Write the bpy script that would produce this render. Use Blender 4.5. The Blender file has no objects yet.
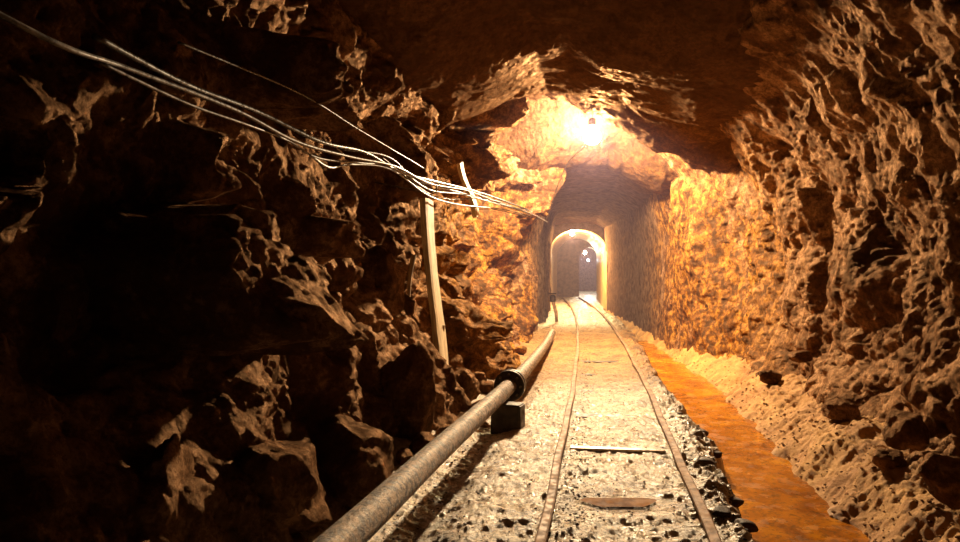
import bpy, bmesh, math, random
import numpy as np
from mathutils import Vector, Matrix

S = bpy.context.scene
COL = S.collection
# ------------------------------------------------------------------ camera
cam_d = bpy.data.cameras.new('camera')
cam_d.sensor_width = 36.0
cam_d.lens = 36.0 * 650 / 960
cam_d.clip_start = 0.02
cam_d.clip_end = 200
cam = bpy.data.objects.new('camera', cam_d)
cam.location = (0, 0, 1.0)
cam.rotation_euler = (math.radians(90), 0, 0)
COL.objects.link(cam)
S.camera = cam
# ------------------------------------------------------------------ world, exposure
W = bpy.data.worlds.new('mine_air')
S.world = W
W.use_nodes = True
W.node_tree.nodes['Background'].inputs[0].default_value = (0.012, 0.003, 0.001, 1)
W.node_tree.nodes['Background'].inputs[1].default_value = 0.1
S.view_settings.view_transform = 'Standard'
S.view_settings.look = 'None'
S.view_settings.gamma = 1.0
S.view_settings.use_curve_mapping = False
S.view_settings.exposure = 0.45
S.cycles.diffuse_bounces = 1
S.cycles.glossy_bounces = 2
LAMP1 = dict(loc=(1.38, 8.0, 2.66), power=1850, color=(1.0, 0.73, 0.43), smooth=11.0, bare=300)
LAMP2 = dict(loc=(2.56, 18.05, 2.04), power=200, color=(1.0, 0.66, 0.30), smooth=0.6, bare=330)
LAMP3 = dict(loc=(4.36, 27.0, 1.76), power=110, color=(1.0, 0.72, 0.45), smooth=0.6, bare=60)
LAMP4 = dict(loc=(5.05, 30.4, 1.5), power=60, color=(0.62, 0.80, 1.0), smooth=0.5, bare=30)

F = 650.0
def at(px, py, D):
    return Vector(((px - 480) / F * D, D, 1.0 + (271 - py) / F * D))

# ------------------------------------------------------------------ numpy noise
def _h(ix, iy, iz, s):
    n = (ix.astype(np.int64) * 374761393 + iy.astype(np.int64) * 668265263 + iz.astype(np.int64) * 2147483647 + s * 1274126177) & 0xffffffff
    n = ((n ^ (n >> 13)) * 1274126177) & 0xffffffff
    n = ((n ^ (n >> 15)) * 2246822519) & 0xffffffff
    n = n ^ (n >> 16)
    return (n & 0xffffff).astype(np.float64) / 0xffffff

def vnoise(P, s=0):
    i = np.floor(P); f = P - i
    u = f * f * f * (f * (f * 6 - 15) + 10)
    r = 0
    for a in (0, 1):
        for b in (0, 1):
            for c in (0, 1):
                w = (u[:, 0] if a else 1 - u[:, 0]) * (u[:, 1] if b else 1 - u[:, 1]) * (u[:, 2] if c else 1 - u[:, 2])
                r = r + w * _h(i[:, 0] + a, i[:, 1] + b, i[:, 2] + c, s)
    return r * 2 - 1

def fbm(P, octv=4, s=0, gain=0.5, lac=2.03):
    r = 0; a = 1.0; Q = P.copy()
    for k in range(octv):
        r = r + a * vnoise(Q, s + k * 17)
        Q = Q * lac + 3.7; a *= gain
    return r

def ridged(P, octv=4, s=0):
    r = 0; a = 1.0; Q = P.copy()
    for k in range(octv):
        r = r + a * (1 - np.abs(vnoise(Q, s + k * 31)) * 2)
        Q = Q * 2.1 + 5.1; a *= 0.5
    return r

def facets(P, cell, seed, tilt=0.6, off=0.5, bias=(0, 0, 0), aniso=(1, 1, 1), k=1.6):
    """blocky rock: every seed carries a tilted plane that falls off steeply, the outermost wins"""
    A = np.array(aniso)
    Q = P / (cell * A)
    i0 = np.floor(Q)
    best = np.full(len(P), -1e9)
    for a in (-1, 0, 1):
        for b in (-1, 0, 1):
            for c in (-1, 0, 1):
                ci = i0 + np.array([a, b, c])
                s = ci + np.stack([_h(ci[:, 0], ci[:, 1], ci[:, 2], seed + j) for j in range(3)], 1)
                d = Q - s
                g = np.stack([_h(ci[:, 0], ci[:, 1], ci[:, 2], seed + 10 + j) for j in range(3)], 1) * 2 - 1
                g = g * tilt + np.array(bias)
                o = (_h(ci[:, 0], ci[:, 1], ci[:, 2], seed + 20) - 0.5) * off
                m = np.abs(d).max(1) * 0.6 + np.sqrt((d ** 2).sum(1)) * 0.4
                v = o + (g * d).sum(1) - k * np.maximum(0, m - 0.42)
                best = np.maximum(best, v)
    return best * cell

def rock_disp(P, seed, amp=1.0, big=1.0, bias=(0, 0, 0), tilt=0.6, small=1.0):
    wv = np.stack([fbm(P * 1.3, 3, seed + 100 + j) for j in range(3)], 1)
    wf = np.stack([fbm(P * 8.0, 3, seed + 200 + j) for j in range(3)], 1)
    Q = P + wv * 0.14 + wf * 0.016
    Q = Q @ np.array([[1, 0, 0], [0, .94, .34], [0, -.34, .94]])
    d = facets(Q, 0.85, seed, tilt, 0.5, bias, (0.8, 1.0, 1.35), 1.5) * 0.75 * big
    d = d + facets(Q + 9.3, 0.36, seed + 50, tilt, 0.6, bias, (0.9, 1.0, 1.4), 1.2) * 0.6 * small
    d = d + facets(Q + 4.1, 0.14, seed + 90, tilt, 0.6, bias, (1, 1, 1.3), 1.0) * 0.55 * small
    d = d + facets(Q + 2.2, 0.055, seed + 130, 0.8, 0.7, bias, (1, 1, 1.2), 1.0) * 0.5
    d = d + fbm(P * 16, 4, seed + 7) * 0.009 - np.maximum(0, fbm(P * 30, 3, seed + 8) - .15) * 0.022
    return d * amp

# ------------------------------------------------------------------ mesh helpers
def link(name, me, mat=None, parent=None):
    o = bpy.data.objects.new(name, me)
    COL.objects.link(o)
    if mat: me.materials.append(mat)
    if parent: o.parent = parent
    return o

def grid_obj(name, V, nu, nv, mat, flip=False, smooth=True):
    i = np.arange(nu - 1)[:, None] * nv + np.arange(nv - 1)[None, :]
    q = np.stack([i, i + 1, i + nv + 1, i + nv], -1).reshape(-1, 4)
    if flip: q = q[:, ::-1]
    me = bpy.data.meshes.new(name)
    me.vertices.add(len(V)); me.vertices.foreach_set('co', np.asarray(V, dtype=np.float32).ravel())
    me.loops.add(q.size); me.loops.foreach_set('vertex_index', q.ravel().astype(np.int32))
    me.polygons.add(len(q))
    me.polygons.foreach_set('loop_start', (np.arange(len(q)) * 4).astype(np.int32))
    me.polygons.foreach_set('loop_total', np.full(len(q), 4, dtype=np.int32))
    me.update(calc_edges=True); me.validate()
    if smooth: me.polygons.foreach_set('use_smooth', np.ones(len(q), dtype=bool))
    return link(name, me, mat)

def from_bm(name, bm, mat, parent=None, smooth=False):
    me = bpy.data.meshes.new(name)
    bmesh.ops.recalc_face_normals(bm, faces=bm.faces)
    bm.to_mesh(me); bm.free()
    if smooth:
        for p in me.polygons: p.use_smooth = True
    return link(name, me, mat, parent)

def tag(o, label=None, cat=None, group=None, kind=None):
    if label: o['label'] = label
    if cat: o['category'] = cat
    if group: o['group'] = group
    if kind: o['kind'] = kind
    return o

def empty(name, loc, label, cat, group=None):
    o = bpy.data.objects.new(name, None); COL.objects.link(o)
    o.location = loc; o.empty_display_size = 0.1
    return tag(o, label, cat, group)

def tube_bm(pts, rad, seg=12, bm=None, cap=True, wob=0.0):
    bm = bm or bmesh.new()
    pts = [Vector(p) for p in pts]; n = len(pts)
    rads = rad if isinstance(rad, (list, tuple)) else [rad] * n
    rings = []; up = Vector((0.1, 0.2, 1)).normalized()
    for i, p in enumerate(pts):
        t = (pts[min(i + 1, n - 1)] - pts[max(i - 1, 0)])
        if t.length < 1e-9: t = Vector((0, 1, 0))
        t.normalize()
        a = t.cross(up)
        if a.length < 1e-3: a = t.cross(Vector((1, 0, 0)))
        a.normalize(); b = a.cross(t).normalized()
        rings.append([bm.verts.new(p + (a * math.cos(2 * math.pi * k / seg) + b * math.sin(2 * math.pi * k / seg)) * rads[i] * (1 + wob * random.uniform(-1, 1))) for k in range(seg)])
    for i in range(n - 1):
        for k in range(seg):
            bm.faces.new((rings[i][k], rings[i][(k + 1) % seg], rings[i + 1][(k + 1) % seg], rings[i + 1][k]))
    if cap:
        bm.faces.new(rings[0][::-1]); bm.faces.new(rings[-1])
    return bm

def spline(ctrl, n=60):
    """Catmull-Rom through the control points"""
    c = [Vector(p) for p in ctrl]; c = [c[0] * 2 - c[1]] + c + [c[-1] * 2 - c[-2]]
    out = []
    m = len(c) - 3
    for i in range(m):
        for j in range(max(2, n // m)):
            t = j / max(2, n // m)
            p0, p1, p2, p3 = c[i:i + 4]
            out.append(0.5 * ((2 * p1) + (p2 - p0) * t + (2 * p0 - 5 * p1 + 4 * p2 - p3) * t * t + (3 * p1 - p0 - 3 * p2 + p3) * t ** 3))
    out.append(c[-2])
    return out

def box_bm(bm, c, sz, rot=None, bev=0.0):
    r = bmesh.ops.create_cube(bm, size=1)
    M = Matrix.Translation(c) @ (rot.to_4x4() if rot else Matrix.Identity(4)) @ Matrix.Diagonal((*sz, 1))
    bmesh.ops.transform(bm, matrix=M, verts=r['verts'])
    if bev > 0:
        es = list({e for v in r['verts'] for e in v.link_edges})
        bmesh.ops.bevel(bm, geom=es, offset=bev, segments=2, affect='EDGES')
    return bm

# ------------------------------------------------------------------ materials
class NT:
    def __init__(s, name):
        s.m = bpy.data.materials.new(name); s.m.use_nodes = True
        s.t = s.m.node_tree; s.t.nodes.clear()
        s.out = s.n('ShaderNodeOutputMaterial')
    def n(s, ty, **kw):
        nd = s.t.nodes.new(ty)
        for k, v in kw.items():
            if k.startswith('i_'):
                key = k[2:].replace('_', ' ')
                nd.inputs[int(key) if key.isdigit() else key].default_value = v
            else: setattr(nd, k, v)
        return nd
    def l(s, a, b): s.t.links.new(a, b)
    def noise(s, co, scale, detail=5, rough=0.55, dist=0.0):
        nd = s.n('ShaderNodeTexNoise', i_Scale=scale, i_Detail=detail, i_Roughness=rough, i_Distortion=dist)
        s.l(co, nd.inputs['Vector']); return nd.outputs['Fac']
    def ramp(s, f, stops):
        nd = s.n('ShaderNodeValToRGB'); e = nd.color_ramp.elements
        while len(e) < len(stops): e.new(0.5)
        for k, (p, c) in enumerate(stops):
            e[k].position = p; e[k].color = (*c, 1) if len(c) == 3 else c
        s.l(f, nd.inputs[0]); return nd.outputs[0]
    def mix(s, f, a, b, mode='MIX'):
        nd = s.n('ShaderNodeMix', data_type='RGBA', blend_type=mode)
        for sock, v in ((nd.inputs[0], f), (nd.inputs[6], a), (nd.inputs[7], b)):
            if hasattr(v, 'links'): s.l(v, sock)
            else: sock.default_value = (*v, 1) if isinstance(v, tuple) and len(v) == 3 else v
        return nd.outputs[2]
    def math(s, op, a, b=0.0, clamp=False):
        nd = s.n('ShaderNodeMath', operation=op, use_clamp=clamp)
        for sock, v in ((nd.inputs[0], a), (nd.inputs[1], b)):
            if hasattr(v, 'links'): s.l(v, sock)
            else: sock.default_value = v
        return nd.outputs[0]
    def mr(s, v, a, b, c=0.0, d=1.0):
        nd = s.n('ShaderNodeMapRange', i_1=a, i_2=b, i_3=c, i_4=d, interpolation_type='SMOOTHSTEP')
        s.l(v, nd.inputs[0]); return nd.outputs[0]
    def bump(s, h, strength, dist, prev=None):
        nd = s.n('ShaderNodeBump', i_Strength=strength, i_Distance=dist)
        s.l(h, nd.inputs['Height'])
        if prev is not None: s.l(prev, nd.inputs['Normal'])
        return nd.outputs['Normal']
    def bsdf(s, col, rough, normal=None, spec=0.5, metal=0.0, **kw):
        b = s.n('ShaderNodeBsdfPrincipled')
        for sock, v in ((b.inputs['Base Color'], col), (b.inputs['Roughness'], rough), (b.inputs['Metallic'], metal), (b.inputs['Specular IOR Level'], spec)):
            if hasattr(v, 'links'): s.l(v, sock)
            else: sock.default_value = (*v, 1) if isinstance(v, tuple) else v
        if normal is not None: s.l(normal, b.inputs['Normal'])
        for k, v in kw.items(): b.inputs[k.replace('_', ' ')].default_value = v
        s.l(b.outputs[0], s.out.inputs['Surface']); return b

def rock_material(name, dark=(0.022, 0.010, 0.006), mid=(0.095, 0.036, 0.015), pale=(0.50, 0.28, 0.15), stain=1.0, rough=(0.36, 0.75), cement_shade=False):
    n = NT(name)
    co = n.n('ShaderNodeNewGeometry').outputs['Position']
    sep = n.n('ShaderNodeSeparateXYZ'); n.l(co, sep.inputs[0])
    big = n.noise(co, 1.6, 5, 0.6, 0.4)
    med = n.noise(co, 9, 6, 0.65, 0.3)
    fin = n.noise(co, 38, 7, 0.75)
    c = n.ramp(n.math('ADD', n.math('MULTIPLY', big, 0.5), n.math('MULTIPLY', med, 0.5)),
               [(0.39, dark), (0.48, mid), (0.58, pale)])
    # iron-ochre seepage that belongs to the rock between six and eleven metres in
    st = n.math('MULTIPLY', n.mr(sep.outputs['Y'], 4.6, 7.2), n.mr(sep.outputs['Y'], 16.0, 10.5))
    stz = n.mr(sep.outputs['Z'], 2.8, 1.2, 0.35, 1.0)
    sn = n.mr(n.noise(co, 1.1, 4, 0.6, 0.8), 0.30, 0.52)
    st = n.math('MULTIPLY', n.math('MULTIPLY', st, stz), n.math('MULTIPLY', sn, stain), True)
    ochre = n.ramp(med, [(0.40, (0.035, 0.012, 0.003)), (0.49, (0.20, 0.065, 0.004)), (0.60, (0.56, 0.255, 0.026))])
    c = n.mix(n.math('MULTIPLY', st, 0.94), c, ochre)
    c = n.mix(n.mr(fin, 0.42, 0.56, 0.75, 0.0), c, n.mix(1.0, c, (0.25, 0.20, 0.18), 'MULTIPLY'))
    r = n.mr(n.noise(co, 14, 4, 0.6), 0.35, 0.65, rough[0], rough[1])
    nb = n.bump(n.noise(co, 20, 8, 0.75, 0.3), 0.9, 0.05)
    vo = n.n('ShaderNodeTexVoronoi', feature='F1', i_Scale=14.0); n.l(n.mix(0.12, co, n.n('ShaderNodeTexNoise', i_Scale=6.0).outputs['Color']), vo.inputs['Vector'])
    nb = n.bump(vo.outputs['Distance'], 0.5, 0.03, nb)
    nb = n.bump(n.noise(co, 90, 6, 0.75), 0.8, 0.012, nb)
    if cement_shade:   # grey render plus painted shade over walls and roof before the arch
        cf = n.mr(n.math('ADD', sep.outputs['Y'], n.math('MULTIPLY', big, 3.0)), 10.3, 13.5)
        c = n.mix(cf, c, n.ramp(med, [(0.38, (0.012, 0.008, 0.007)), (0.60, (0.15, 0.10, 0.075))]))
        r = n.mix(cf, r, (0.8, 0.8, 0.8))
    b = n.bsdf(c, r, nb, 0.0)
    gl = n.n('ShaderNodeBsdfGlossy'); gl.inputs['Color'].default_value = (0.085, 0.05, 0.028, 1)   # warm wet mineral sheen
    n.l(r, gl.inputs['Roughness']); n.l(nb, gl.inputs['Normal'])
    ad = n.n('ShaderNodeAddShader'); n.l(b.outputs[0], ad.inputs[0]); n.l(gl.outputs[0], ad.inputs[1])
    n.l(ad.outputs[0], n.out.inputs['Surface'])
    return n.m

def pale(c, f): return tuple(min(1, v * f) for v in c)
M_ROCK = rock_material('rock_wall', cement_shade=True)
M_ROCKR = rock_material('rock_wall_stained', mid=(0.15, 0.062, 0.025), pale=(0.62, 0.36, 0.19), stain=1.15, cement_shade=True)
M_CEIL = rock_material('rock_roof', dark=(0.03, 0.010, 0.006), mid=(0.04, 0.013, 0.006), pale=(0.10, 0.045, 0.022), stain=0.35, rough=(0.4, 0.8), cement_shade=True)  # far roof darkened in its colour, standing in for shade
M_BOULD = rock_material('boulder_rock', mid=(0.10, 0.040, 0.017), pale=(0.42, 0.23, 0.12))

def floor_material():
    n = NT('wet_mud_floor')
    g = n.n('ShaderNodeNewGeometry'); co = g.outputs['Position']
    sep = n.n('ShaderNodeSeparateXYZ'); n.l(co, sep.inputs[0])
    big = n.noise(co, 3.5, 5, 0.65, 0.5); med = n.noise(co, 45, 5, 0.7)
    fin = n.noise(co, 130, 4, 0.7)
    mud = n.ramp(big, [(0.3, (0.40, 0.22, 0.10)), (0.5, (0.80, 0.58, 0.36)), (0.7, (0.88, 0.70, 0.47))])
    och = n.ramp(big, [(0.3, (0.16, 0.058, 0.005)), (0.6, (0.34, 0.15, 0.016))])
    st = n.math('MULTIPLY', n.mr(sep.outputs['Y'], 4.3, 6.4), n.mr(sep.outputs['Y'], 13.5, 10.0))
    # the seeping bank on the right of the rails is ochre all along
    c = n.mix(n.math('MULTIPLY', st, 0.9), mud, och)
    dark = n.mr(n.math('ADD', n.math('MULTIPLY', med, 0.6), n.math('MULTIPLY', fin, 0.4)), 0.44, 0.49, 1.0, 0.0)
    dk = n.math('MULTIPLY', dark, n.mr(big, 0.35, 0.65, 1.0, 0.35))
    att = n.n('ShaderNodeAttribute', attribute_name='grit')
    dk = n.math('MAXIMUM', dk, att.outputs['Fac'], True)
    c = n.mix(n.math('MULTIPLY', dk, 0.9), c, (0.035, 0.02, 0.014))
    att2 = n.n('ShaderNodeAttribute', attribute_name='ochre')
    c = n.mix(n.math('MULTIPLY', att2.outputs['Fac'], 0.9), c, n.ramp(big, [(0.3, (0.32, 0.12, 0.022)), (0.65, (0.70, 0.36, 0.09))]))
    r = n.mr(n.noise(co, 9, 4, 0.6), 0.35, 0.65, 0.18, 0.45)
    r = n.mix(att2.outputs['Fac'], r, (0.85, 0.85, 0.85))
    r = n.mix(n.math('MULTIPLY', st, 0.7), r, (0.85, 0.85, 0.85))
    nb = n.bump(n.noise(co, 35, 8, 0.75), 0.9, 0.022)
    nb = n.bump(fin, 0.6, 0.006, nb)
    n.bsdf(c, r, nb, 0.65)
    return n.m
M_FLOOR = floor_material()

def simple(name, c1, c2, scale=20, rough=(0.4, 0.7), bump=0.3, bd=0.004, metal=0.0, spec=0.5, stretch=None):
    n = NT(name)
    co = n.n('ShaderNodeTexCoord').outputs['Object']
    if stretch:
        mp = n.n('ShaderNodeMapping'); mp.inputs['Scale'].default_value = stretch
        n.l(co, mp.inputs[0]); co = mp.outputs[0]
    f = n.noise(co, scale, 6, 0.65, 0.3)
    c = n.ramp(f, [(0.42, c1), (0.58, c2)])
    r = n.mr(n.noise(co, scale * 1.7, 4), 0.35, 0.65, rough[0], rough[1])
    n.bsdf(c, r, n.bump(n.noise(co, scale * 3, 6, 0.7), bump, bd), spec, metal)
    return n.m

M_PIPE = simple('rusty_pipe', (0.03, 0.013, 0.007), (0.34, 0.21, 0.12), 38, (0.28, 0.6), 1.0, 0.015, 0.2)
M_FLANGE = simple('tarred_flange', (0.008, 0.005, 0.004), (0.03, 0.015, 0.01), 25, (0.3, 0.6), 0.3)
M_RAIL = simple('rusty_rail', (0.16, 0.08, 0.04), (0.34, 0.19, 0.10), 14, (0.55, 0.8), 0.5, 0.003, 0.1, 0.3)
M_WOOD = simple('damp_timber', (0.20, 0.12, 0.06), (0.50, 0.34, 0.18), 8, (0.5, 0.8), 0.6, 0.008, stretch=(6, 6, 1))
M_WOODD = simple('wet_black_timber', (0.02, 0.012, 0.008), (0.07, 0.04, 0.025), 10, (0.4, 0.7), 0.6, 0.008)
M_WOODP = simple('pale_timber', (0.55, 0.40, 0.22), (0.85, 0.66, 0.40), 7, (0.5, 0.75), 0.4, 0.005, stretch=(6, 6, 0.8))
M_CABLE = simple('grey_cable_sheath', (0.08, 0.065, 0.06), (0.30, 0.25, 0.22), 30, (0.25, 0.45), 0.2, 0.001)
M_CABLED = simple('black_cable_sheath', (0.02, 0.014, 0.011), (0.07, 0.05, 0.04), 30, (0.22, 0.4), 0.2, 0.001)
M_METAL = simple('dull_metal', (0.12, 0.09, 0.07), (0.3, 0.24, 0.18), 30, (0.3, 0.5), 0.2, 0.001, 0.8)
M_TIE = simple('wet_tie_steel', (0.30, 0.22, 0.16), (0.6, 0.48, 0.38), 18, (0.25, 0.4), 0.3, 0.003, 0.3)
M_STONE = simple('ballast_stone', (0.03, 0.018, 0.012), (0.30, 0.19, 0.12), 9, (0.3, 0.6), 0.3, 0.004)
M_STONED = simple('coal_black_stone', (0.015, 0.009, 0.006), (0.10, 0.05, 0.025), 9, (0.5, 0.8), 0.3, 0.004, spec=0.25)

def masonry():
    n = NT('wet_masonry_lining')
    co = n.n('ShaderNodeNewGeometry').outputs['Position']
    f = n.noise(co, 5, 6, 0.7, 0.5)
    c = n.ramp(f, [(0.3, (0.30, 0.17, 0.06)), (0.5, (0.60, 0.40, 0.18)), (0.7, (0.8, 0.62, 0.38))])
    nb = n.bump(n.noise(co, 18, 6, 0.7), 0.6, 0.02)
    n.bsdf(c, n.mr(f, 0.3, 0.7, 0.3, 0.6), nb, 0.5)
    return n.m
M_MASON = masonry()
M_BACKW = simple('dark_damp_render', (0.05, 0.03, 0.02), (0.16, 0.10, 0.06), 6, (0.5, 0.8), 0.6, 0.02)

def water_mat():
    n = NT('ochre_water')
    co = n.n('ShaderNodeNewGeometry').outputs['Position']
    f = n.noise(co, 5, 5, 0.6, 0.6)
    c = n.ramp(f, [(0.35, (0.22, 0.06, 0.001)), (0.5, (0.42, 0.135, 0.003)), (0.68, (0.62, 0.25, 0.012))])
    sed = n.mr(n.noise(co, 45, 5, 0.7), 0.50, 0.60)
    c = n.mix(n.math('MULTIPLY', sed, 0.7), c, (0.10, 0.04, 0.01))
    nb = n.bump(n.noise(co, 26, 4, 0.6, 0.4), 0.25, 0.008)
    n.bsdf(c, n.mr(n.noise(co, 12, 4), 0.4, 0.7, 0.12, 0.4), nb, 0.35)
    return n.m
M_WATER = water_mat()

def glow_mat(name, color, strength):
    n = NT(name)
    e = n.n('ShaderNodeEmission'); e.inputs[0].default_value = (*color, 1); e.inputs[1].default_value = strength
    t = n.n('ShaderNodeBsdfTransparent')
    a = n.n('ShaderNodeAddShader'); n.l(e.outputs[0], a.inputs[0]); n.l(t.outputs[0], a.inputs[1])
    n.l(a.outputs[0], n.out.inputs['Surface'])
    return n.m

# ------------------------------------------------------------------ gallery layout (world metres)
def xc(D):
    D = np.asarray(D, dtype=float)
    return 0.0728 + 0.2012 * D - 0.00272 * D * D
ip = np.interp
def sm(x, a, b):
    t = np.clip((x - a) / (b - a), 0, 1); return t * t * (3 - 2 * t)
def Loff(D): return ip(D, [0, 7, 9, 11, 17.6], [-1.2, -1.22, -1.05, -1.0, -.9])
def Roff(D): return ip(D, [0, 3, 5, 6.9, 7.5, 8.8, 17.6, 19], [1.20, 1.27, 1.36, 1.34, 1.16, .98, .66, .66])
def gspace(a, b, n): return a * (b / a) ** np.linspace(0, 1, n)

# features carved by hand into the left wall: (px, py, D, radius along y, radius along z, out)
def bumps(D, Z, X, feats):
    r = np.zeros_like(D)
    for (px, py, d0, ry, rz, out, ty) in feats:
        z0 = 1 + (271 - py) / F * d0
        u = (D - d0) / ry; v = (Z - z0) / rz
        m = np.maximum(np.abs(u), np.abs(v)) * 0.6 + np.hypot(u, v) * 0.4
        # flat-topped block, tilted: ty<0 turns its face down the gallery towards the lamp
        m = m + 0.18 * fbm(np.stack([X * 0, D * 5, Z * 5], 1), 3, int(px)); w_ = 1 - sm(m, .85, 1.15); r = np.maximum(r, w_ * (out + ty * (D - d0)))
    return r

LEFT_FEATS = [(215, 275, 2.3, .26, .24, .44, -.25), (292, 72, 2.95, .14, .15, .42, -.1), (345, 100, 3.5, .14, .12, .38, -.1),
              (250, 165, 2.5, .10, .12, .2, 0), (350, 238, 3.4, .14, .10, .2, 0), (440, 160, 5.2, .35, .28, .22, -.1), (415, 250, 4.4, .2, .2, .12, 0),
              (500, 165, 7.6, .9, .30, .30, 0), (480, 275, 6.5, .35, .22, .20, 0), (520, 292, 8.6, .45, .2, .18, 0), (470, 118, 6.0, .25, .2, .26, 0),
              (515, 105, 7.0, .2, .3, .28, 0), (462, 322, 5.9, .2, .2, .2, 0), (505, 235, 7.4, .25, .14, .16, 0)]
# -- wall_left
nu, nv = 760, 330
D0 = gspace(0.9, 17.9, nu); Z0 = np.linspace(-0.45, 3.5, nv)
D, Z = [a.ravel() for a in np.meshgrid(D0, Z0, indexing='ij')]
near = 1 - sm(D, 7.5, 10.5)
lean = near * ip(Z, [-.45, 0, .6, 1.2, 2.0, 2.5, 3.0, 3.5], [.12, 0, -.30, -.52, -.56, -.42, .10, .8]) \
     + (1 - near) * ip(Z, [-.45, 0, 1.5, 2.2, 3.0, 3.5], [0, 0, 0.02, .15, .7, 1.1])
neck = np.exp(-((D - 8.95) / 0.42) ** 2) * sm(Z, 0.9, 1.9) * 0.55
X = xc(D) + Loff(D) + lean + neck
P = np.stack([X, D, Z], 1)
amp = ip(D, [0, 5.2, 6.2, 9.2, 10.6, 18], [1, 1, 1.7, 1.5, .30, .18])
d = rock_disp(P, 3, 1.0, 0.9, (0, -0.05, 0), 0.65, .9); d = (d - d.mean()) * amp
P[:, 0] += d + bumps(D, Z, X, LEFT_FEATS)
P[:, 1] += d * 0.15 * amp
P[:, 2] += fbm(P * 5, 3, 77) * 0.03 * amp
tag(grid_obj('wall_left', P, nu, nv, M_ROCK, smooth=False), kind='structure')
PL = P.copy()
# -- wall_right
nu, nv = 700, 320
D0 = gspace(0.9, 17.9, nu); Z0 = np.linspace(-0.45, 3.4, nv)
D, Z = [a.ravel() for a in np.meshgrid(D0, Z0, indexing='ij')]
near = 1 - sm(D, 6.6, 8.0)
lean = near * ip(Z, [-.45, 0, .5, 1.2, 1.8, 2.3, 2.8, 3.4], [-.1, 0, .16, .30, .20, -.10, -.60, -1.3]) \
     + (1 - near) * ip(Z, [-.45, 0, 1.5, 2.2, 2.8, 3.4], [0, 0, 0, -.12, -.6, -1.0])
X = xc(D) + Roff(D) + lean
P = np.stack([X, D, Z], 1)
amp = ip(D, [0, 6.6, 8.6, 10, 18], [1, 1, .55, .22, .14])
d = rock_disp(P, 41, 0.9, 0.5, (0, -0.05, 0.0), .5, .8); d = (d - d.mean()) * amp
P[:, 0] -= d
P[:, 1] += d * 0.15
P[:, 2] += fbm(P * 5, 3, 78) * 0.03 * amp
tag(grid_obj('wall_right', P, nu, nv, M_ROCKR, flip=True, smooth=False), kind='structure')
# -- ceiling: low near roof, pocket round the first lamp, brow behind it
nu, nv = 620, 260
D0 = gspace(0.9, 17.9, nu); T0 = np.linspace(-1.75, 1.7, nv)
D, T = [a.ravel() for a in np.meshgrid(D0, T0, indexing='ij')]
X = xc(D) + T
zn = ip(T, [-1.75, -1.4, -1.1, -.6, -.1, .4, .9, 1.7], [2.4, 2.5, 2.6, 2.82, 2.68, 2.54, 2.40, 2.2])
zf = ip(D, [8.5, 9, 12, 17.9], [2.54, 2.45, 2.38, 2.28]) + ip(T, [-1.75, -1, -.4, .3, .9, 1.7], [-.4, -.1, 0, 0, -.33, -.9])
zn = zn + 0.32 * (1 - sm(D, 3.6, 5.2))
rim = ip(T, [-1.75, -1.1, -.45, -.05, .5, .85, 1.7], [2.6, 3.0, 3.08, 2.80, 2.47, 2.25, 2.0])
zn = zn + (rim - zn) * np.exp(-((D - 7.3) / 0.5) ** 2)
pocket = np.exp(-((D - 7.95) / 0.3) ** 2) * 0.45
brow = np.exp(-((D - 8.95) / 0.3) ** 2) * 0.04
Z = zn + (zf - zn) * sm(D, 7.8, 8.5) + pocket - brow
P = np.stack([X, D, Z], 1)
amp = ip(D, [0, 6.5, 7.5, 8.5, 9.6, 18], [.26, .3, .65, .6, .16, .08])
d = rock_disp(P, 85, 1.0, 0.8, (0, 0, 0), .4, .5); d = (d - d.mean()) * amp
P[:, 2] -= d
P[:, 1] += d * 0.1
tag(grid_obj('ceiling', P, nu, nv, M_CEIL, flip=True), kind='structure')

# -- floor
SD = [0, 2.69, 3.75, 4.58, 6.12, 7.58, 9.2, 11, 14, 18]
SL = [.55, 1.105, 1.40, 1.508, 1.72, 1.99, 2.30, 2.58, 2.95, 3.3]
SR = [.95, 1.515, 1.685, 1.88, 2.165, 2.33, 2.47, 2.66, 2.99, 3.32]
def floor_z(X, D, detail=True):
    X = np.asarray(X, float); D = np.asarray(D, float)
    P = np.stack([X, D, X * 0], -1).reshape(-1, 3)
    t = X - xc(D)
    sl = ip(D, SD, SL) + 0.035 * vnoise(P * 6, 5).reshape(X.shape) ; sr = ip(D, SD, SR) + 0.04 * vnoise(P * 5, 6).reshape(X.shape)
    z = np.zeros_like(X)
    z = z - 0.10 * (1 - np.minimum(1, (t / 0.9) ** 2 * 0)) * 0
    # mound between rail and stream
    z = z + 0.03 * np.exp(-((t - 0.42) / 0.06) ** 2)
    ch = sm(X, sl - 0.07, sl + 0.03) * (1 - sm(X, sr - 0.03, sr + 0.10))
    z = z - 0.20 * ch
    z = z - 0.10 * sm(X, sr - .03, sr + .02) * (1 - sm(X, sr + .02, sr + .30))
    bank = sm(X, sr, sr + 0.7)
    z = z - 0.05 * sm(X, sr - 0.05, sr + 0.05) + 0.22 * bank
    # left shoulder rising to the rock pile, shallow ditch under the pipe
    z = z + 0.14 * sm(-t, 0.95, 1.45) - 0.05 * np.exp(-((t + 0.80) / 0.14) ** 2) * (1 - sm(D, 7, 9))
    if detail:
        q = fbm(P * 3.0, 3, 9).reshape(X.shape) * 0.014 + ridged(P * 11, 4, 13).reshape(X.shape) * 0.006 + fbm(P * 38, 3, 15).reshape(X.shape) * 0.006
        z = z + q * (1 + 1.2 * sm(X, sr, sr + 0.3) + 1.5 * np.exp(-((t - 0.48) / 0.13) ** 2))
    # shallow dip that holds the puddle
    pd = sm(np.hypot((X - .603) / .26, (D - 2.8) / .15), 0.75, 1.1)
    z = z * pd + (-0.004) * (1 - pd)
    return z
nu, nv = 820, 420
D0 = gspace(1.0, 17.9, nu); T0 = np.linspace(-1.7, 1.6, nv)
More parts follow.
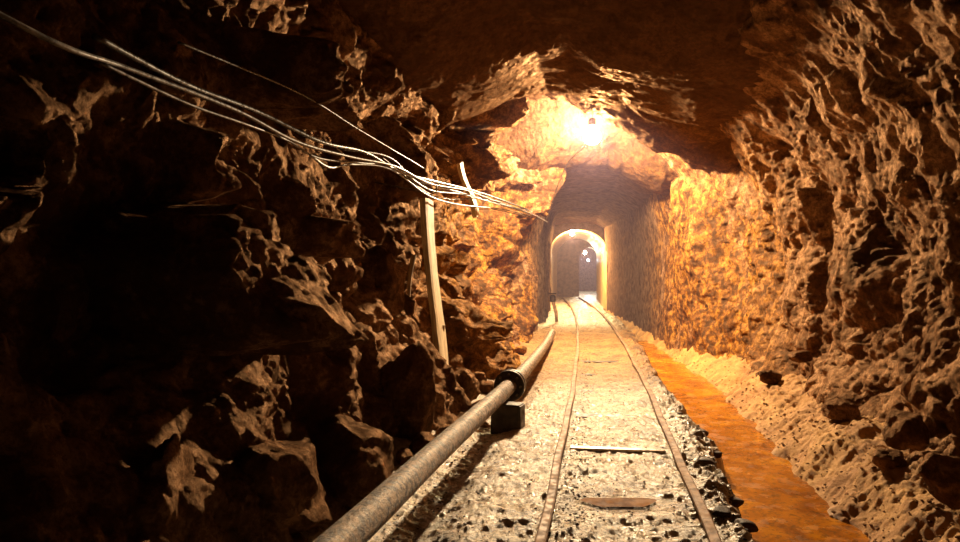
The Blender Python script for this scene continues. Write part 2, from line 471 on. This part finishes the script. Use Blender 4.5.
D, T = [a.ravel() for a in np.meshgrid(D0, T0, indexing='ij')]
X = xc(D) + T
Z = floor_z(X, D)
P = np.stack([X, D, Z], 1)
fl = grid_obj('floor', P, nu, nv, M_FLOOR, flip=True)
tag(fl, kind='structure')
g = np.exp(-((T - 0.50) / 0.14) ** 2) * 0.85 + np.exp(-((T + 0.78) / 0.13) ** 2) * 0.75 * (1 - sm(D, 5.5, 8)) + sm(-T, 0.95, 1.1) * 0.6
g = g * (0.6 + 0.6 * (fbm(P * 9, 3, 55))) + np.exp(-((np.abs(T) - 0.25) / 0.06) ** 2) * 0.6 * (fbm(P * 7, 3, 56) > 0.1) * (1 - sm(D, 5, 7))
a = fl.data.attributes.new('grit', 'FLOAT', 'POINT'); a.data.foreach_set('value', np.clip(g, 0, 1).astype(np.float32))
o_ = sm(X, ip(D, SD, SR) - 0.02, ip(D, SD, SR) + 0.1)
a = fl.data.attributes.new('ochre', 'FLOAT', 'POINT'); a.data.foreach_set('value', np.clip(o_, 0, 1).astype(np.float32))

# -- water
def ribbon(name, Ls, Rs, z, Ds, mat):
    bm = bmesh.new(); rows = []
    for l_, r_, d_ in zip(Ls, Rs, Ds):
        rows.append([bm.verts.new((l_ + (r_ - l_) * k / 8, d_, z)) for k in range(9)])
    for i in range(len(rows) - 1):
        for k in range(8):
            bm.faces.new((rows[i][k], rows[i][k + 1], rows[i + 1][k + 1], rows[i + 1][k]))
    return from_bm(name, bm, mat)
Ds = np.linspace(1.2, 10.5, 120)
st = ribbon('stream', ip(Ds, SD, SL) - 0.12, ip(Ds, SD, SR) + 0.12, -0.125, Ds, M_WATER)
tag(st, 'shallow orange iron-stained stream running beside the right rail', 'stream', kind='stuff')
bm = bmesh.new()
vs = [bm.verts.new(((620 - 480) / F * 2.8 + 0.15 * math.cos(a) * (1 + .2 * math.sin(3 * a)), 2.8 + 0.075 * math.sin(a) * (1 + .3 * math.cos(2 * a)), 0.004)) for a in np.linspace(0, 2 * math.pi, 40)[:-1]]
bm.faces.new(vs)
tag(from_bm('puddle', bm, simple('muddy_puddle', (0.16, 0.05, 0.004), (0.34, 0.13, 0.015), 12, (0.75, 0.9), 0.4, 0.01, spec=0.25)), 'small ochre puddle lying between the two rails', 'puddle')

# ------------------------------------------------------------------ masonry arch and the lined passage behind
def arch_profile(x0, x1, zs, zt, zb=-0.3, n=14):
    cx = (x0 + x1) / 2; hw = (x1 - x0) / 2
    pts = [(x0, zb), (x0, zs * .5), (x0, zs)]
    for k in range(1, n):
        a = math.pi - math.pi * k / n
        pts.append((cx + hw * math.cos(a), zs + (zt - zs) * math.sin(a)))
    pts += [(x1, zs), (x1, zs * .5), (x1, zb)]
    return pts
def lining(name, secs, mat):
    bm = bmesh.new(); rings = []
    for (D_, x0, x1, zs, zt) in secs:
        rings.append([bm.verts.new((x, D_, z)) for x, z in arch_profile(x0, x1, zs, zt)])
    for a_, b_ in zip(rings, rings[1:]):
        for k in range(len(a_) - 1):
            bm.faces.new((a_[k], a_[k + 1], b_[k + 1], b_[k]))
    return from_bm(name, bm, mat, smooth=True)
def portal_wall(name, D_, x0, x1, zs, zt, thick, ext, mat):
    bm = bmesh.new(); pr = arch_profile(x0, x1, zs, zt); cx = (x0 + x1) / 2
    fr, bk = [], []
    inner = [(x, z) for x, z in pr]
    outer = []
    for x, z in pr:
        dx = x - cx
        if z <= zs: outer.append((cx + math.copysign(ext, dx), z))
        else:
            a = math.atan2((z - zs) / max(zt - zs, .01), dx / ((x1 - x0) / 2))
            outer.append((cx + ext * math.cos(a), zs + (3.6 - zs) * math.sin(a)))
    rows = []
    for y in (D_, D_ + thick):
        rows.append([bm.verts.new((x, y, z)) for x, z in inner])
        rows.append([bm.verts.new((x, y, z)) for x, z in outer])
    n = len(inner)
    for k in range(n - 1):
        bm.faces.new((rows[0][k], rows[1][k], rows[1][k + 1], rows[0][k + 1]))
        bm.faces.new((rows[2][k], rows[2][k + 1], rows[3][k + 1], rows[3][k]))
        bm.faces.new((rows[0][k], rows[0][k + 1], rows[2][k + 1], rows[2][k]))
        bm.faces.new((rows[1][k], rows[3][k], rows[3][k + 1], rows[1][k + 1]))
    return from_bm(name, bm, mat)
tag(portal_wall('wall_back', 17.55, 1.90, 3.42, 1.55, 2.12, 0.35, 1.6, M_MASON), kind='structure')
tag(lining('wall_passage', [(17.85, 1.90, 3.42, 1.55, 2.12), (20, 2.15, 3.72, 1.55, 2.12), (23, 2.6, 4.12, 1.55, 2.15), (26.1, 3.1, 4.75, 1.6, 2.3)], M_MASON), kind='structure')
tag(portal_wall('trim_1', 26.0, 3.96, 4.78, 1.45, 1.95, 0.3, 1.4, M_BACKW), kind='structure')
tag(lining('wall_chamber', [(26.25, 3.9, 4.85, 1.5, 2.0), (29, 4.2, 5.6, 1.6, 2.2), (33, 4.3, 6.2, 1.6, 2.4)], M_BACKW), kind='structure')
bm = bmesh.new(); box_bm(bm, (5.2, 33.1, 1.0), (3.2, .2, 3.0))
tag(from_bm('wall_end', bm, M_ROCK), kind='structure')
nu, nv = 200, 60
D0 = np.linspace(17.8, 33, nu); T0 = np.linspace(0, 1, nv)
D, T = [a.ravel() for a in np.meshgrid(D0, T0, indexing='ij')]
x0 = ip(D, [17.8, 26, 33], [1.8, 3.0, 4.1]); x1 = ip(D, [17.8, 26, 33], [3.5, 4.9, 6.3])
P = np.stack([x0 + (x1 - x0) * T, D, D * 0], 1)
P[:, 2] = fbm(P * 2, 4, 3) * 0.02 - 0.02
fb = grid_obj('floor_passage', P, nu, nv, M_FLOOR, flip=True); tag(fb, kind='structure')

# ------------------------------------------------------------------ rails and ties
def rail_bm(t, d0, d1, n):
    prof = [(-.035, 0), (-.035, .008), (-.008, .014), (-.008, .044), (-.02, .05), (-.02, .066), (-.014, .07), (.014, .07), (.02, .066), (.02, .05), (.008, .044), (.008, .014), (.035, .008), (.035, 0)]
    bm = bmesh.new(); rings = []
    for d_ in gspace(d0, d1, n):
        s = 0.2012 - 2 * 0.00272 * d_; c = Vector((float(xc(d_)), d_, 0)); nrm = Vector((1, -s, 0)).normalized()
        wob = 0.004 * math.sin(d_ * 2.1 + t * 9) + 0.003 * math.sin(d_ * 5.3 + t)
        rings.append([bm.verts.new(c + nrm * (t + u + wob) + Vector((0, 0, v - 0.025))) for u, v in prof])
    k_ = len(prof)
    for a_, b_ in zip(rings, rings[1:]):
        for k in range(k_): bm.faces.new((a_[k], a_[(k + 1) % k_], b_[(k + 1) % k_], b_[k]))
    bm.faces.new(rings[0]); bm.faces.new(rings[-1][::-1])
    return bm
for t, nm in ((-0.305, 'left'), (0.305, 'right')):
    tag(from_bm('rail', rail_bm(t, 1.3, 24, 90), M_RAIL), 'rusty narrow-gauge rail, the %s one of the two, %s' % (nm, 'nearer the pipe' if nm == 'left' else 'nearer the orange stream'), 'rail', 'rails of the mine track')
def tie(D_, mat, hz, w, name, label):
    bm = bmesh.new(); s = 0.2012 - 2 * 0.00272 * D_
    R = Matrix.Rotation(-math.atan(s) * 0.6, 3, 'Z')
    box_bm(bm, (0, 0, 0), (0.52, w, 0.014 if w < .05 else .04), None, 0.003)
    o = from_bm(name, bm, mat); o.location = (float(xc(D_)), D_, hz); o.rotation_euler = (0, 0, -math.atan(s) * 0.7)
    return tag(o, label, 'railway tie')
tie(3.62, M_TIE, 0.006, 0.045, 'tie_bar', 'pale wet steel tie bar crossing between the rails just beyond the puddle')
for i, D_ in enumerate((3.05, 4.5, 5.4, 6.3, 7.2)):
    o = tie(D_, M_WOODD, -0.022, 0.11, 'sleeper', 'dark half-buried wooden sleeper under the rails, number %d going away from the camera' % (i + 1))
    o['label'] = ['dark half-buried wooden sleeper beside the ochre puddle, nearest to the camera',
                  'dark half-buried sleeper first behind the pale tie bar',
                  'dark half-buried sleeper second behind the pale tie bar',
                  'dark half-buried sleeper third behind the pale tie bar',
                  'dark half-buried sleeper farthest along, just short of the hanging lamp'][i]
    o['group'] = 'half-buried sleepers between the rails'

# ------------------------------------------------------------------ pipe with flange
random.seed(4)
pp = spline([at(250, 625, 1.45), at(366, 519, 2.04), at(437, 452, 2.85), at(505, 390, 4.37), at(530, 364, 5.7), at(545, 345, 7.6), at(552, 333, 9.4)], 90)
pipe = empty('pipe', (pp[0].x, pp[0].y, 0), 'long rusty water pipe lying along the floor left of the rails', 'pipe')
inv = Matrix.Translation(-pipe.location)
def kid(name, bm, mat, par, smooth=False, label=None):
    bmesh.ops.transform(bm, matrix=Matrix.Translation(-Vector(par.matrix_basis.translation)), verts=bm.verts)
    o = from_bm(name, bm, mat, par, smooth)
    if label: o['label'] = label
    return o
kid('pipe_run', tube_bm(pp, 0.053, 24), M_PIPE, pipe, True)
def pt_at(D_):
    for a_, b_ in zip(pp, pp[1:]):
        if a_.y <= D_ <= b_.y:
            f = (D_ - a_.y) / (b_.y - a_.y); return a_.lerp(b_, f), (b_ - a_).normalized()
c, t = pt_at(4.55)
kid('flange', tube_bm([c - t * .03, c - t * .028, c + t * .0, c + t * .002], [.095, .108, .108, .1], 28), M_FLANGE, pipe, label='black tarred flange ring')
bm = tube_bm([c + t * .03, c + t * .032, c + t * .06, c + t * .062], [.1, .108, .108, .095], 28)
flange = kid('flange', bm, M_FLANGE, pipe, label='black tarred flange ring')
a_ = t.cross(Vector((0, 0, 1))).normalized(); b_ = a_.cross(t)
for k in range(8):
    q = (a_ * math.cos(k * math.pi / 4) + b_ * math.sin(k * math.pi / 4)) * 0.082 + c
    from_bm('bolt', tube_bm([q - t * .05 - pipe.location, q + t * .08 - pipe.location], 0.009, 6), M_METAL, flange)
# support blocks
for (D_, lab, sz) in ((4.2, 'wet black timber block propping the pipe right in front of its flange', (.20, .12, .1)),):
    c2, _ = pt_at(D_)
    zt = c2.z - 0.054; zf_ = float(floor_z(np.array([c2.x]), np.array([D_]), False)[0]) - 0.015
    bm = bmesh.new(); box_bm(bm, (0, 0, (zt - zf_) / 2), (sz[0], sz[1], zt - zf_), None, 0.008)
    o = from_bm('support_block', bm, M_WOODD); o.location = (c2.x + 0.05, D_, zf_); o.rotation_euler = (0, 0, -.35)
    tag(o, lab, 'block', 'blocks propping the pipe')
# upright stand pipe by the far end
c2 = at(556, 322, 12.6)
sp = empty('standpipe', (c2.x, c2.y, 0), 'thin upright pipe with a dark valve head past the pipe end', 'standpipe')
kid('pipe_run', tube_bm([(c2.x + .02, c2.y, -.02), (c2.x, c2.y, .2), (c2.x - .05, c2.y + .1, .42)], .035, 10), M_RAIL, sp, True)
valve = kid('valve', tube_bm([(c2.x - .05, c2.y + .1, .40), (c2.x - .05, c2.y + .1, .42), (c2.x - .055, c2.y + .1, .50), (c2.x - .055, c2.y + .1, .54)], [.05, .06, .06, .03], 12), M_FLANGE, sp)

from_bm('handwheel', tube_bm([Vector((-.055 + .07 * math.cos(a), .1 + .07 * math.sin(a), .56)) for a in np.linspace(0, 6.2832, 17)], .01, 6), M_FLANGE, valve)

# ------------------------------------------------------------------ boulders
def rock_mesh(seed, sub=4, n=11, boxy=0.5, det=1.0):
    rnd = random.Random(seed)
    bm = bmesh.new(); bmesh.ops.create_icosphere(bm, subdivisions=sub, radius=1)
    pl = []
    for s_ in ((1, 0, 0), (-1, 0, 0), (0, 1, 0), (0, -1, 0), (0, 0, 1), (0, 0, -1)):
        v = (Vector(s_) + Vector([rnd.uniform(-.35, .35) for _ in range(3)])).normalized(); pl.append((v, rnd.uniform(.7, .9)))
    for _ in range(n):
        v = Vector([rnd.gauss(0, 1) for _ in range(3)]).normalized(); pl.append((v, rnd.uniform(.72, 1.0)))
    V = np.array([v.co for v in bm.verts])
    r = np.full(len(V), 1.15)
    for nrm, c_ in pl:
        d_ = V @ np.array(nrm); r = np.minimum(r, np.where(d_ > .15, c_ / np.maximum(d_, .15), 9))
    Q = V * r[:, None]
    off = seed * 3.17
    dd = (facets(Q + off, 0.55, seed, .6, .5) * 0.28 + fbm(Q * 3 + off, 4, seed) * 0.05) * det
    Q = Q + V * dd[:, None]
    for v, q in zip(bm.verts, Q): v.co = q
    me = bpy.data.meshes.new('rock')
    bm.to_mesh(me); bm.free()
    for p in me.polygons: p.use_smooth = True
    return me
def boulder(px, py, D_, w, dpt, h, seed, label, rz=0.0, name='boulder', cat='boulder', group='boulders of the rock pile along the left wall', mat=None, sub=5, tilt=(0, 0)):
    me = rock_mesh(seed, sub); me.materials.append(mat or M_BOULD)
    o = bpy.data.objects.new(name, me); COL.objects.link(o)
    o.location = at(px, py, D_); o.scale = (w / 2, dpt / 2, h / 2); o.rotation_euler = (tilt[0], tilt[1], rz)
    return tag(o, label, cat, group)
BL = [
 (350, 462, 2.75, .46, .42, .36, 11, 'large flat-topped dark boulder lying right behind the near pipe'),
 (410, 402, 3.75, .36, .34, .60, 12, 'tall steep-faced boulder at mid length of the pipe'),
 (462, 388, 4.75, .26, .30, .28, 13, 'dark angular boulder just left of the pipe flange'),
 (438, 415, 4.25, .20, .2, .16, 14, 'low rubble boulder wedged at the foot of the tall steep-faced one'),
 (262, 490, 2.25, .50, .45, .42, 15, 'broad black boulder at the bottom edge, left of the pipe'),
 (60, 480, 1.9, .60, .55, .55, 16, 'huge black boulder in the bottom left corner'),
 (165, 515, 1.85, .16, .22, .45, 17, 'narrow upright slab between the two biggest black boulders'),
 (300, 395, 3.0, .34, .36, .30, 18, 'mid-sized boulder on top of the pile above the flat-topped one'),
 (250, 372, 2.8, .36, .36, .34, 19, 'rounded dark boulder on the ledge left of the lit slope'),
 (130, 405, 2.2, .48, .4, .26, 20, 'long dark boulder lying on the left ledge'),
 (345, 352, 3.7, .36, .36, .34, 21, 'jagged boulder above the pile, left of the timber prop'),
 (378, 290, 4.3, .32, .3, .66, 22, 'tall dark slab leaning against the wall left of the timber prop'),
 (470, 330, 6.2, .34, .34, .30, 23, 'ochre boulder behind the timber prop'),
 (498, 352, 7.0, .36, .36, .28, 24, 'bright yellow boulder behind the flange'),
 (520, 343, 9.0, .34, .4, .30, 25, 'yellow lit boulder farthest along the left wall'),
 (396, 345, 4.2, .24, .24, .24, 26, 'small lit boulder resting above the tall steep-faced one'),
]
for i, b in enumerate(BL):
    px, py, D_, w, dp, h, sd, lab = b
    boulder(px, py, D_, w, dp, h, sd, lab, rz=(i * 0.7) % 1.2 - .6)
BR = [
 (889, 462, 3.0, .13, .14, .12, 31, 'fist-sized rock on the right bank against the wall foot'),
 (800, 357, 4.9, .22, .16, .10, 32, 'pale flat rock jutting from the right wall above the bank'),
 (905, 428, 2.95, .20, .2, .2, 33, 'brown boulder half set in the foot of the right wall'),
 (950, 478, 2.45, .2, .2, .2, 34, 'dark boulder at the right edge of the picture'),
 (840, 410, 3.9, .2, .18, .16, 35, 'tan boulder set in the wall foot above the orange stream'),
 (770, 377, 5.3, .18, .16, .14, 36, 'ochre boulder at the wall foot, farther along the right bank'),
]
for b in BR:
    px, py, D_, w, dp, h, sd, lab = b
    boulder(px, py, D_, w, dp, h, sd, lab, rz=.3, group='rocks along the right bank', sub=4)

LR = [(470, 402, 4.5), (452, 408, 4.35), (482, 398, 4.7), (444, 425, 3.9), (425, 440, 3.5), (478, 375, 5.6), (500, 368, 6.4), (512, 360, 7.0), (520, 352, 7.8), (462, 370, 5.4), (405, 452, 3.3), (488, 384, 5.3)]
LRL = ['small rock just in front of the flange, left side of the pipe', 'small rock second nearest before the flange, left of the pipe',
       'small rock touching the flange on its left', 'small rock between the tall steep-faced boulder and the pipe', 'small rock at the front edge of the tall steep-faced boulder',
       'small ochre rock left of the pipe right behind the flange', 'small yellow rock along the far stretch of the pipe', 'yellow rock midway between the flange and the far end of the pipe',
       'small yellow rock farthest along beside the pipe end', 'small rock at the foot of the timber prop', 'small rock nearest the camera beside the large flat-topped boulder', 'small ochre rock behind the dark angular boulder by the flange']
for i, (px, py, D_) in enumerate(LR):
    p = at(px, py, D_); me = rock_mesh(90 + i, 3); me.materials.append(M_BOULD)
    o = bpy.data.objects.new('loose_rock', me); COL.objects.link(o); q = .05 + .06 * ((i * 37 % 10) / 10)
    z = float(floor_z(np.array([p.x]), np.array([p.y]), False)[0])
    o.location = (p.x, p.y, z + q * .5); o.scale = (q, q * .9, q * .75); o.rotation_euler = (.2, .1, i * 1.3)
    tag(o, LRL[i], 'rock', 'loose rocks fallen beside the pipe')

# debris lumps between rail and stream, individually
DEB = [(700, 430, .10, 'black'), (722, 520, .09, 'black'), (690, 398, .07, 'dark'), (668, 372, .06, 'dark'), (735, 497, .09, 'dark'), (707, 470, .10, 'black'), (716, 452, .08, 'dark'), (679, 418, .05, 'dark'), (745, 532, .10, 'dark'), (660, 360, .05, 'dark')]
where = ['beside the bend of the right rail', 'low at the bottom edge beside the right rail', 'small, on the stream edge halfway along', 'tiny, far along the stream edge', 'on the stream edge low in the picture', 'between right rail and stream in the middle distance', 'touching the stream, mid distance', 'right against the rail, mid distance', 'at the very bottom beside the water', 'farthest of the lumps along the stream']
for i, ((px, py, s_, k), wh) in enumerate(zip(DEB, where)):
    D_ = F * 1.0 / (py - 271); p = at(px, py, D_)
    me = rock_mesh(60 + i, 3); me.materials.append(M_STONED)
    o = bpy.data.objects.new('debris_lump', me); COL.objects.link(o)
    z = float(floor_z(np.array([p.x]), np.array([p.y]), False)[0])
    o.location = (p.x, p.y, z + s_ * .08); o.scale = (s_ * .5, s_ * .45, s_ * .25); o.rotation_euler = (0, 0, i)
    tag(o, '%s lump of debris %s' % (k, wh), 'debris', 'dark lumps between the rail and the stream')

# ballast and grit: one uncountable scatter
def scatter(name, n, seed, dfun, smin, smax, mat, label):
    rnd = np.random.RandomState(seed)
    base = []
    for k in range(6):
        bm = bmesh.new(); bmesh.ops.create_icosphere(bm, subdivisions=1, radius=1)
        r2 = random.Random(seed + k)
        for v in bm.verts: v.co *= r2.uniform(.65, 1.1)
        bm.verts.ensure_lookup_table()
        base.append((np.array([v.co for v in bm.verts]), np.array([[v.index for v in f.verts] for f in bm.faces]))); bm.free()
    X, D = dfun(rnd, n)
    Z = floor_z(X, D)
    Vs, Fs = [], []; o_ = 0
    s_ = smin * (smax / smin) ** (rnd.rand(len(X)) ** 1.6)
    for i in range(len(X)):
        bv, bf = base[i % 6]; a = rnd.rand() * 6.28; c_, s2 = math.cos(a), math.sin(a)
        v = bv * s_[i] * np.array([1, rnd.uniform(.6, 1), rnd.uniform(.4, .7)])
        v = np.stack([v[:, 0] * c_ - v[:, 1] * s2, v[:, 0] * s2 + v[:, 1] * c_, v[:, 2]], 1) + np.array([X[i], D[i], Z[i] + s_[i] * .1])
        Vs.append(v); Fs.append(bf + o_); o_ += len(bv)
    me = bpy.data.meshes.new(name)
    me.from_pydata(np.concatenate(Vs).tolist(), [], np.concatenate(Fs).tolist())
    return tag(link(name, me, mat), label, 'gravel', kind='stuff')
def d_all(r, n):
    D = 1.6 * (12 / 1.6) ** r.rand(n); t = r.uniform(-1.1, .55, n); return xc(D) + t, D
def d_edge(r, n):
    D = 1.8 * (12 / 1.8) ** r.rand(n); t = np.where(r.rand(n) < .55, r.normal(.47, .07, n), np.where(r.rand(n) < .5, r.normal(-.85, .12, n), r.normal(-.22, .05, n))); return xc(D) + t, D
def d_bank(r, n):
    D = 2.2 * (9 / 2.2) ** r.rand(n); return ip(D, SD, SR) + np.abs(r.normal(0, .25, n)) + .02, D
scatter('gravel', 3500, 1, d_all, .003, .009, M_STONE, 'fine wet gravel strewn over the track bed')
scatter('coal_grit', 5200, 2, d_edge, .003, .010, M_STONED, 'black grit heaped along the rails, the pipe and the stream edge')
scatter('bank_rubble', 1300, 3, d_bank, .004, .016, M_BOULD, 'brown rubble scattered on the right bank')

# ------------------------------------------------------------------ timber props on the left wall
def prop(name, p0, p1, w, dp, mat, label, cat):
    p0 = Vector(p0); p1 = Vector(p1); L = (p1 - p0).length
    bm = bmesh.new(); n = 14; rings = []
    rnd = random.Random(hash(label) % 1 + int(L * 100))
    for i in range(n + 1):
        f = i / n; ww = w * (1 + .10 * math.sin(f * 7 + L)) * (1 - .15 * f); dd = dp * (1 + .08 * math.sin(f * 5 + 1))
        ox = .012 * math.sin(f * 6.1); 
        rings.append([bm.verts.new((ox + a * ww / 2 + rnd.uniform(-.002, .002), b * dd / 2 + rnd.uniform(-.002, .002), f * L)) for a, b in ((-1, -.7), (-.7, -1), (.7, -1), (1, -.7), (1, .7), (.7, 1), (-.7, 1), (-1, .7))])
    for a_, b_ in zip(rings, rings[1:]):
        for k in range(8): bm.faces.new((a_[k], a_[(k + 1) % 8], b_[(k + 1) % 8], b_[k]))
    bm.faces.new(rings[0][::-1]); bm.faces.new(rings[-1])
    o = from_bm(name, bm, mat); o.location = p0
    q = (p1 - p0).normalized(); o.rotation_mode = 'QUATERNION'; o.rotation_quaternion = q.to_track_quat('Z', 'X')
    o.rotation_quaternion = Vector((0, 0, 1)).rotation_difference(q) @ Matrix.Rotation(-.12, 3, 'Z').to_quaternion()
    return tag(o, label, cat, 'timbers set against the left wall')
prop('timber_prop', at(443, 400, 4.7), at(427, 200, 4.7), .06, .30, M_WOODP, 'pale upright timber prop against the left wall below the cables', 'prop')
prop('timber_pole', at(402, 360, 4.7), at(414, 255, 4.7), .035, .03, M_WOOD, 'thin leaning pole just left of the pale timber prop', 'pole')
prop('timber_stake', at(440, 385, 4.75), at(441, 325, 4.75), .07, .05, M_WOOD, 'short broken stake at the foot of the pale timber prop', 'stake')
prop('timber_wedge', at(476, 216, 6.3), at(460, 163, 6.2), .05, .22, M_WOODP, 'short white wooden wedge slanting behind the cable bundle', 'wedge')

# ------------------------------------------------------------------ cables
CD = {}
def cable(pts, r, mat, label, seed):
    rnd = random.Random(seed)
    c_ = [at(px, py, D_ * (0.93 if D_ < 5.2 else 0.97)) + Vector((rnd.uniform(-.012, .012), 0, rnd.uniform(-.01, .01))) for px, py, D_ in pts]
    o = from_bm('cable', tube_bm(spline(c_, 90), r, 8), mat, smooth=True)
    # move origin to the first point
    return tag(o, label, 'cable', 'cables strung along the left wall')
cable([(-40, -5, 1.40), (60, 44, 1.65), (130, 69, 1.92), (235, 112, 2.48), (300, 140, 2.95), (350, 157, 3.5), (395, 165, 4.1), (430, 184, 4.9), (480, 199, 6.2), (528, 212, 7.9), (548, 222, 9.2)], .0075, M_CABLE, 'uppermost thick grey cable of the bundle, coming from the top left corner', 1)
cable([(90, 40, 1.75), (190, 82, 2.2), (255, 113, 2.65), (320, 141, 3.15), (365, 153, 3.7), (400, 171, 4.25), (435, 181, 5.0), (480, 194, 6.2), (528, 210, 7.9)], .009, M_CABLED, 'thick black cable running right beside the uppermost grey one', 2)
cable([(100, 62, 1.78), (190, 105, 2.2), (245, 122, 2.55), (290, 142, 2.9), (320, 157, 3.2), (360, 163, 3.7), (395, 167, 4.2), (430, 189, 4.9), (470, 197, 5.9), (528, 214, 7.9)], .005, M_CABLE, 'thin pale cable sagging below the thick ones at mid picture', 3)
cable([(310, 152, 3.1), (330, 166, 3.35), (355, 164, 3.7), (390, 171, 4.2), (430, 196, 4.9), (465, 205, 5.8), (500, 208, 6.9), (530, 216, 8.0)], .006, M_CABLE, 'lowest pale cable of the bundle with a loose loop on its left end', 4)
cable([(340, 150, 3.45), (390, 160, 4.1), (420, 190, 4.8), (450, 199, 5.5), (490, 200, 6.5), (532, 214, 8.0)], .005, M_CABLED, 'short dark cable twisted through the middle of the bundle', 5)
cable([(380, 158, 4.05), (410, 178, 4.5), (440, 186, 5.1), (470, 192, 5.8), (505, 205, 7.0), (532, 212, 8.0)], .005, M_CABLE, 'thin pale cable lying on top of the bundle near the timber prop', 6)
cable([(180, 40, 2.15), (300, 92, 3.0), (360, 130, 3.7), (425, 168, 4.8)], .0045, M_CABLED, 'single thin wire stretched above the cable bundle', 7)
cable([(546, 222, 9.2), (566, 168, 8.5), (586, 146, 8.05)], .006, M_CABLE, 'lamp feed wire rising from the bundle to the hanging lamp', 8)

for (px, py, D_, lab) in ((432, 188, 4.6, 'iron hook carrying the cable bundle above the pale timber prop'), (529, 213, 7.75, 'iron hook at the far end of the cable bundle, near the masonry arch')):
    p = at(px, py, D_)
    o = from_bm('cable_hook', tube_bm([p + Vector((-.45, .0, .05)), p + Vector((-.1, 0, -.02)), p + Vector((-.02, 0, -.05)), p + Vector((.03, 0, -.03)), p + Vector((.035, 0, .02))], .006, 8), M_METAL, smooth=True)
    tag(o, lab, 'hook')

# ------------------------------------------------------------------ lamps
def lamp(spec, r, label, glow, name='mine_lamp', hang=0.25):
    loc = Vector(spec['loc'])
    root = empty(name, loc + Vector((0, 0, hang)), label, 'lamp', 'lamps along the gallery roof')
    prof = [(-1.0, .02), (-.92, .42), (-.7, .72), (-.35, .95), (0, 1.0), (.35, .93), (.7, .66), (1.0, .42), (1.25, .36)]
    bm = tube_bm([loc + Vector((0, 0, z * r)) for z, _ in prof], [q * r for _, q in prof], 24)
    kid('bulb', bm, glow_mat('lit_bulb_' + name, spec['color'], glow), root, True)
    prof = [(1.2, .40), (1.3, .46), (1.9, .46), (2.1, .3), (2.15, .1)]
    kid('socket', tube_bm([loc + Vector((0, 0, z * r)) for z, _ in prof], [q * r for _, q in prof], 16), M_FLANGE, root)
    kid('cord', tube_bm([loc + Vector((0, 0, 2.1 * r)), loc + Vector((.01, 0, hang * .7)), loc + Vector((0, 0, hang))], .006, 8), M_CABLED, root)
    L = bpy.data.lights.new('bulb_light', 'POINT'); L.energy = spec['power']; L.color = spec['color']; L.shadow_soft_size = r * .7
    L.use_nodes = True; lt = L.node_tree; em = [q for q in lt.nodes if q.type == 'EMISSION'][0]
    fo = lt.nodes.new('ShaderNodeLightFalloff'); fo.inputs['Strength'].default_value = 1.0; fo.inputs['Smooth'].default_value = spec['smooth']
    lt.links.new(fo.outputs['Quadratic'], em.inputs['Strength'])
    lo = bpy.data.objects.new('bulb_light', L); COL.objects.link(lo); lo.parent = root; lo.location = (0, 0, -hang)
    L2 = bpy.data.lights.new('filament_light', 'POINT'); L2.energy = spec['bare']; L2.color = spec['color']; L2.shadow_soft_size = r * .7
    lo = bpy.data.objects.new('filament_light', L2); COL.objects.link(lo); lo.parent = root; lo.location = (0, 0, -hang)
    return root
lamp(LAMP1, .105, 'big glaring bulb hanging nearest, under the rough roof', 160, 'mine_lamp', .42)
lamp(LAMP2, .06, 'smaller bulb glowing at the crown of the masonry arch', 90, 'mine_lamp', .12)
lamp(LAMP3, .07, 'distant bulb glowing deep inside the lined passage', 60, 'mine_lamp', .2)
lamp(LAMP4, .05, 'cold bluish bulb at the very end of the passage', 40, 'mine_lamp', .3)

# ------------------------------------------------------------------ mist beyond the first lamp
n = NT('thin_mist')
v = n.n('ShaderNodeVolumeScatter'); v.inputs['Color'].default_value = (0.72, 0.55, 0.80, 1)
v.inputs['Density'].default_value = 0.015; v.inputs['Anisotropy'].default_value = 0.3
n.l(v.outputs[0], n.out.inputs['Volume'])
bm = bmesh.new(); box_bm(bm, (2.8, 19.75, 1.4), (8.0, 26.5, 4.6))
mist = from_bm('mist', bm, n.m)
tag(mist, 'thin damp mist hanging in the gallery around and beyond the lamps', 'mist', kind='stuff')
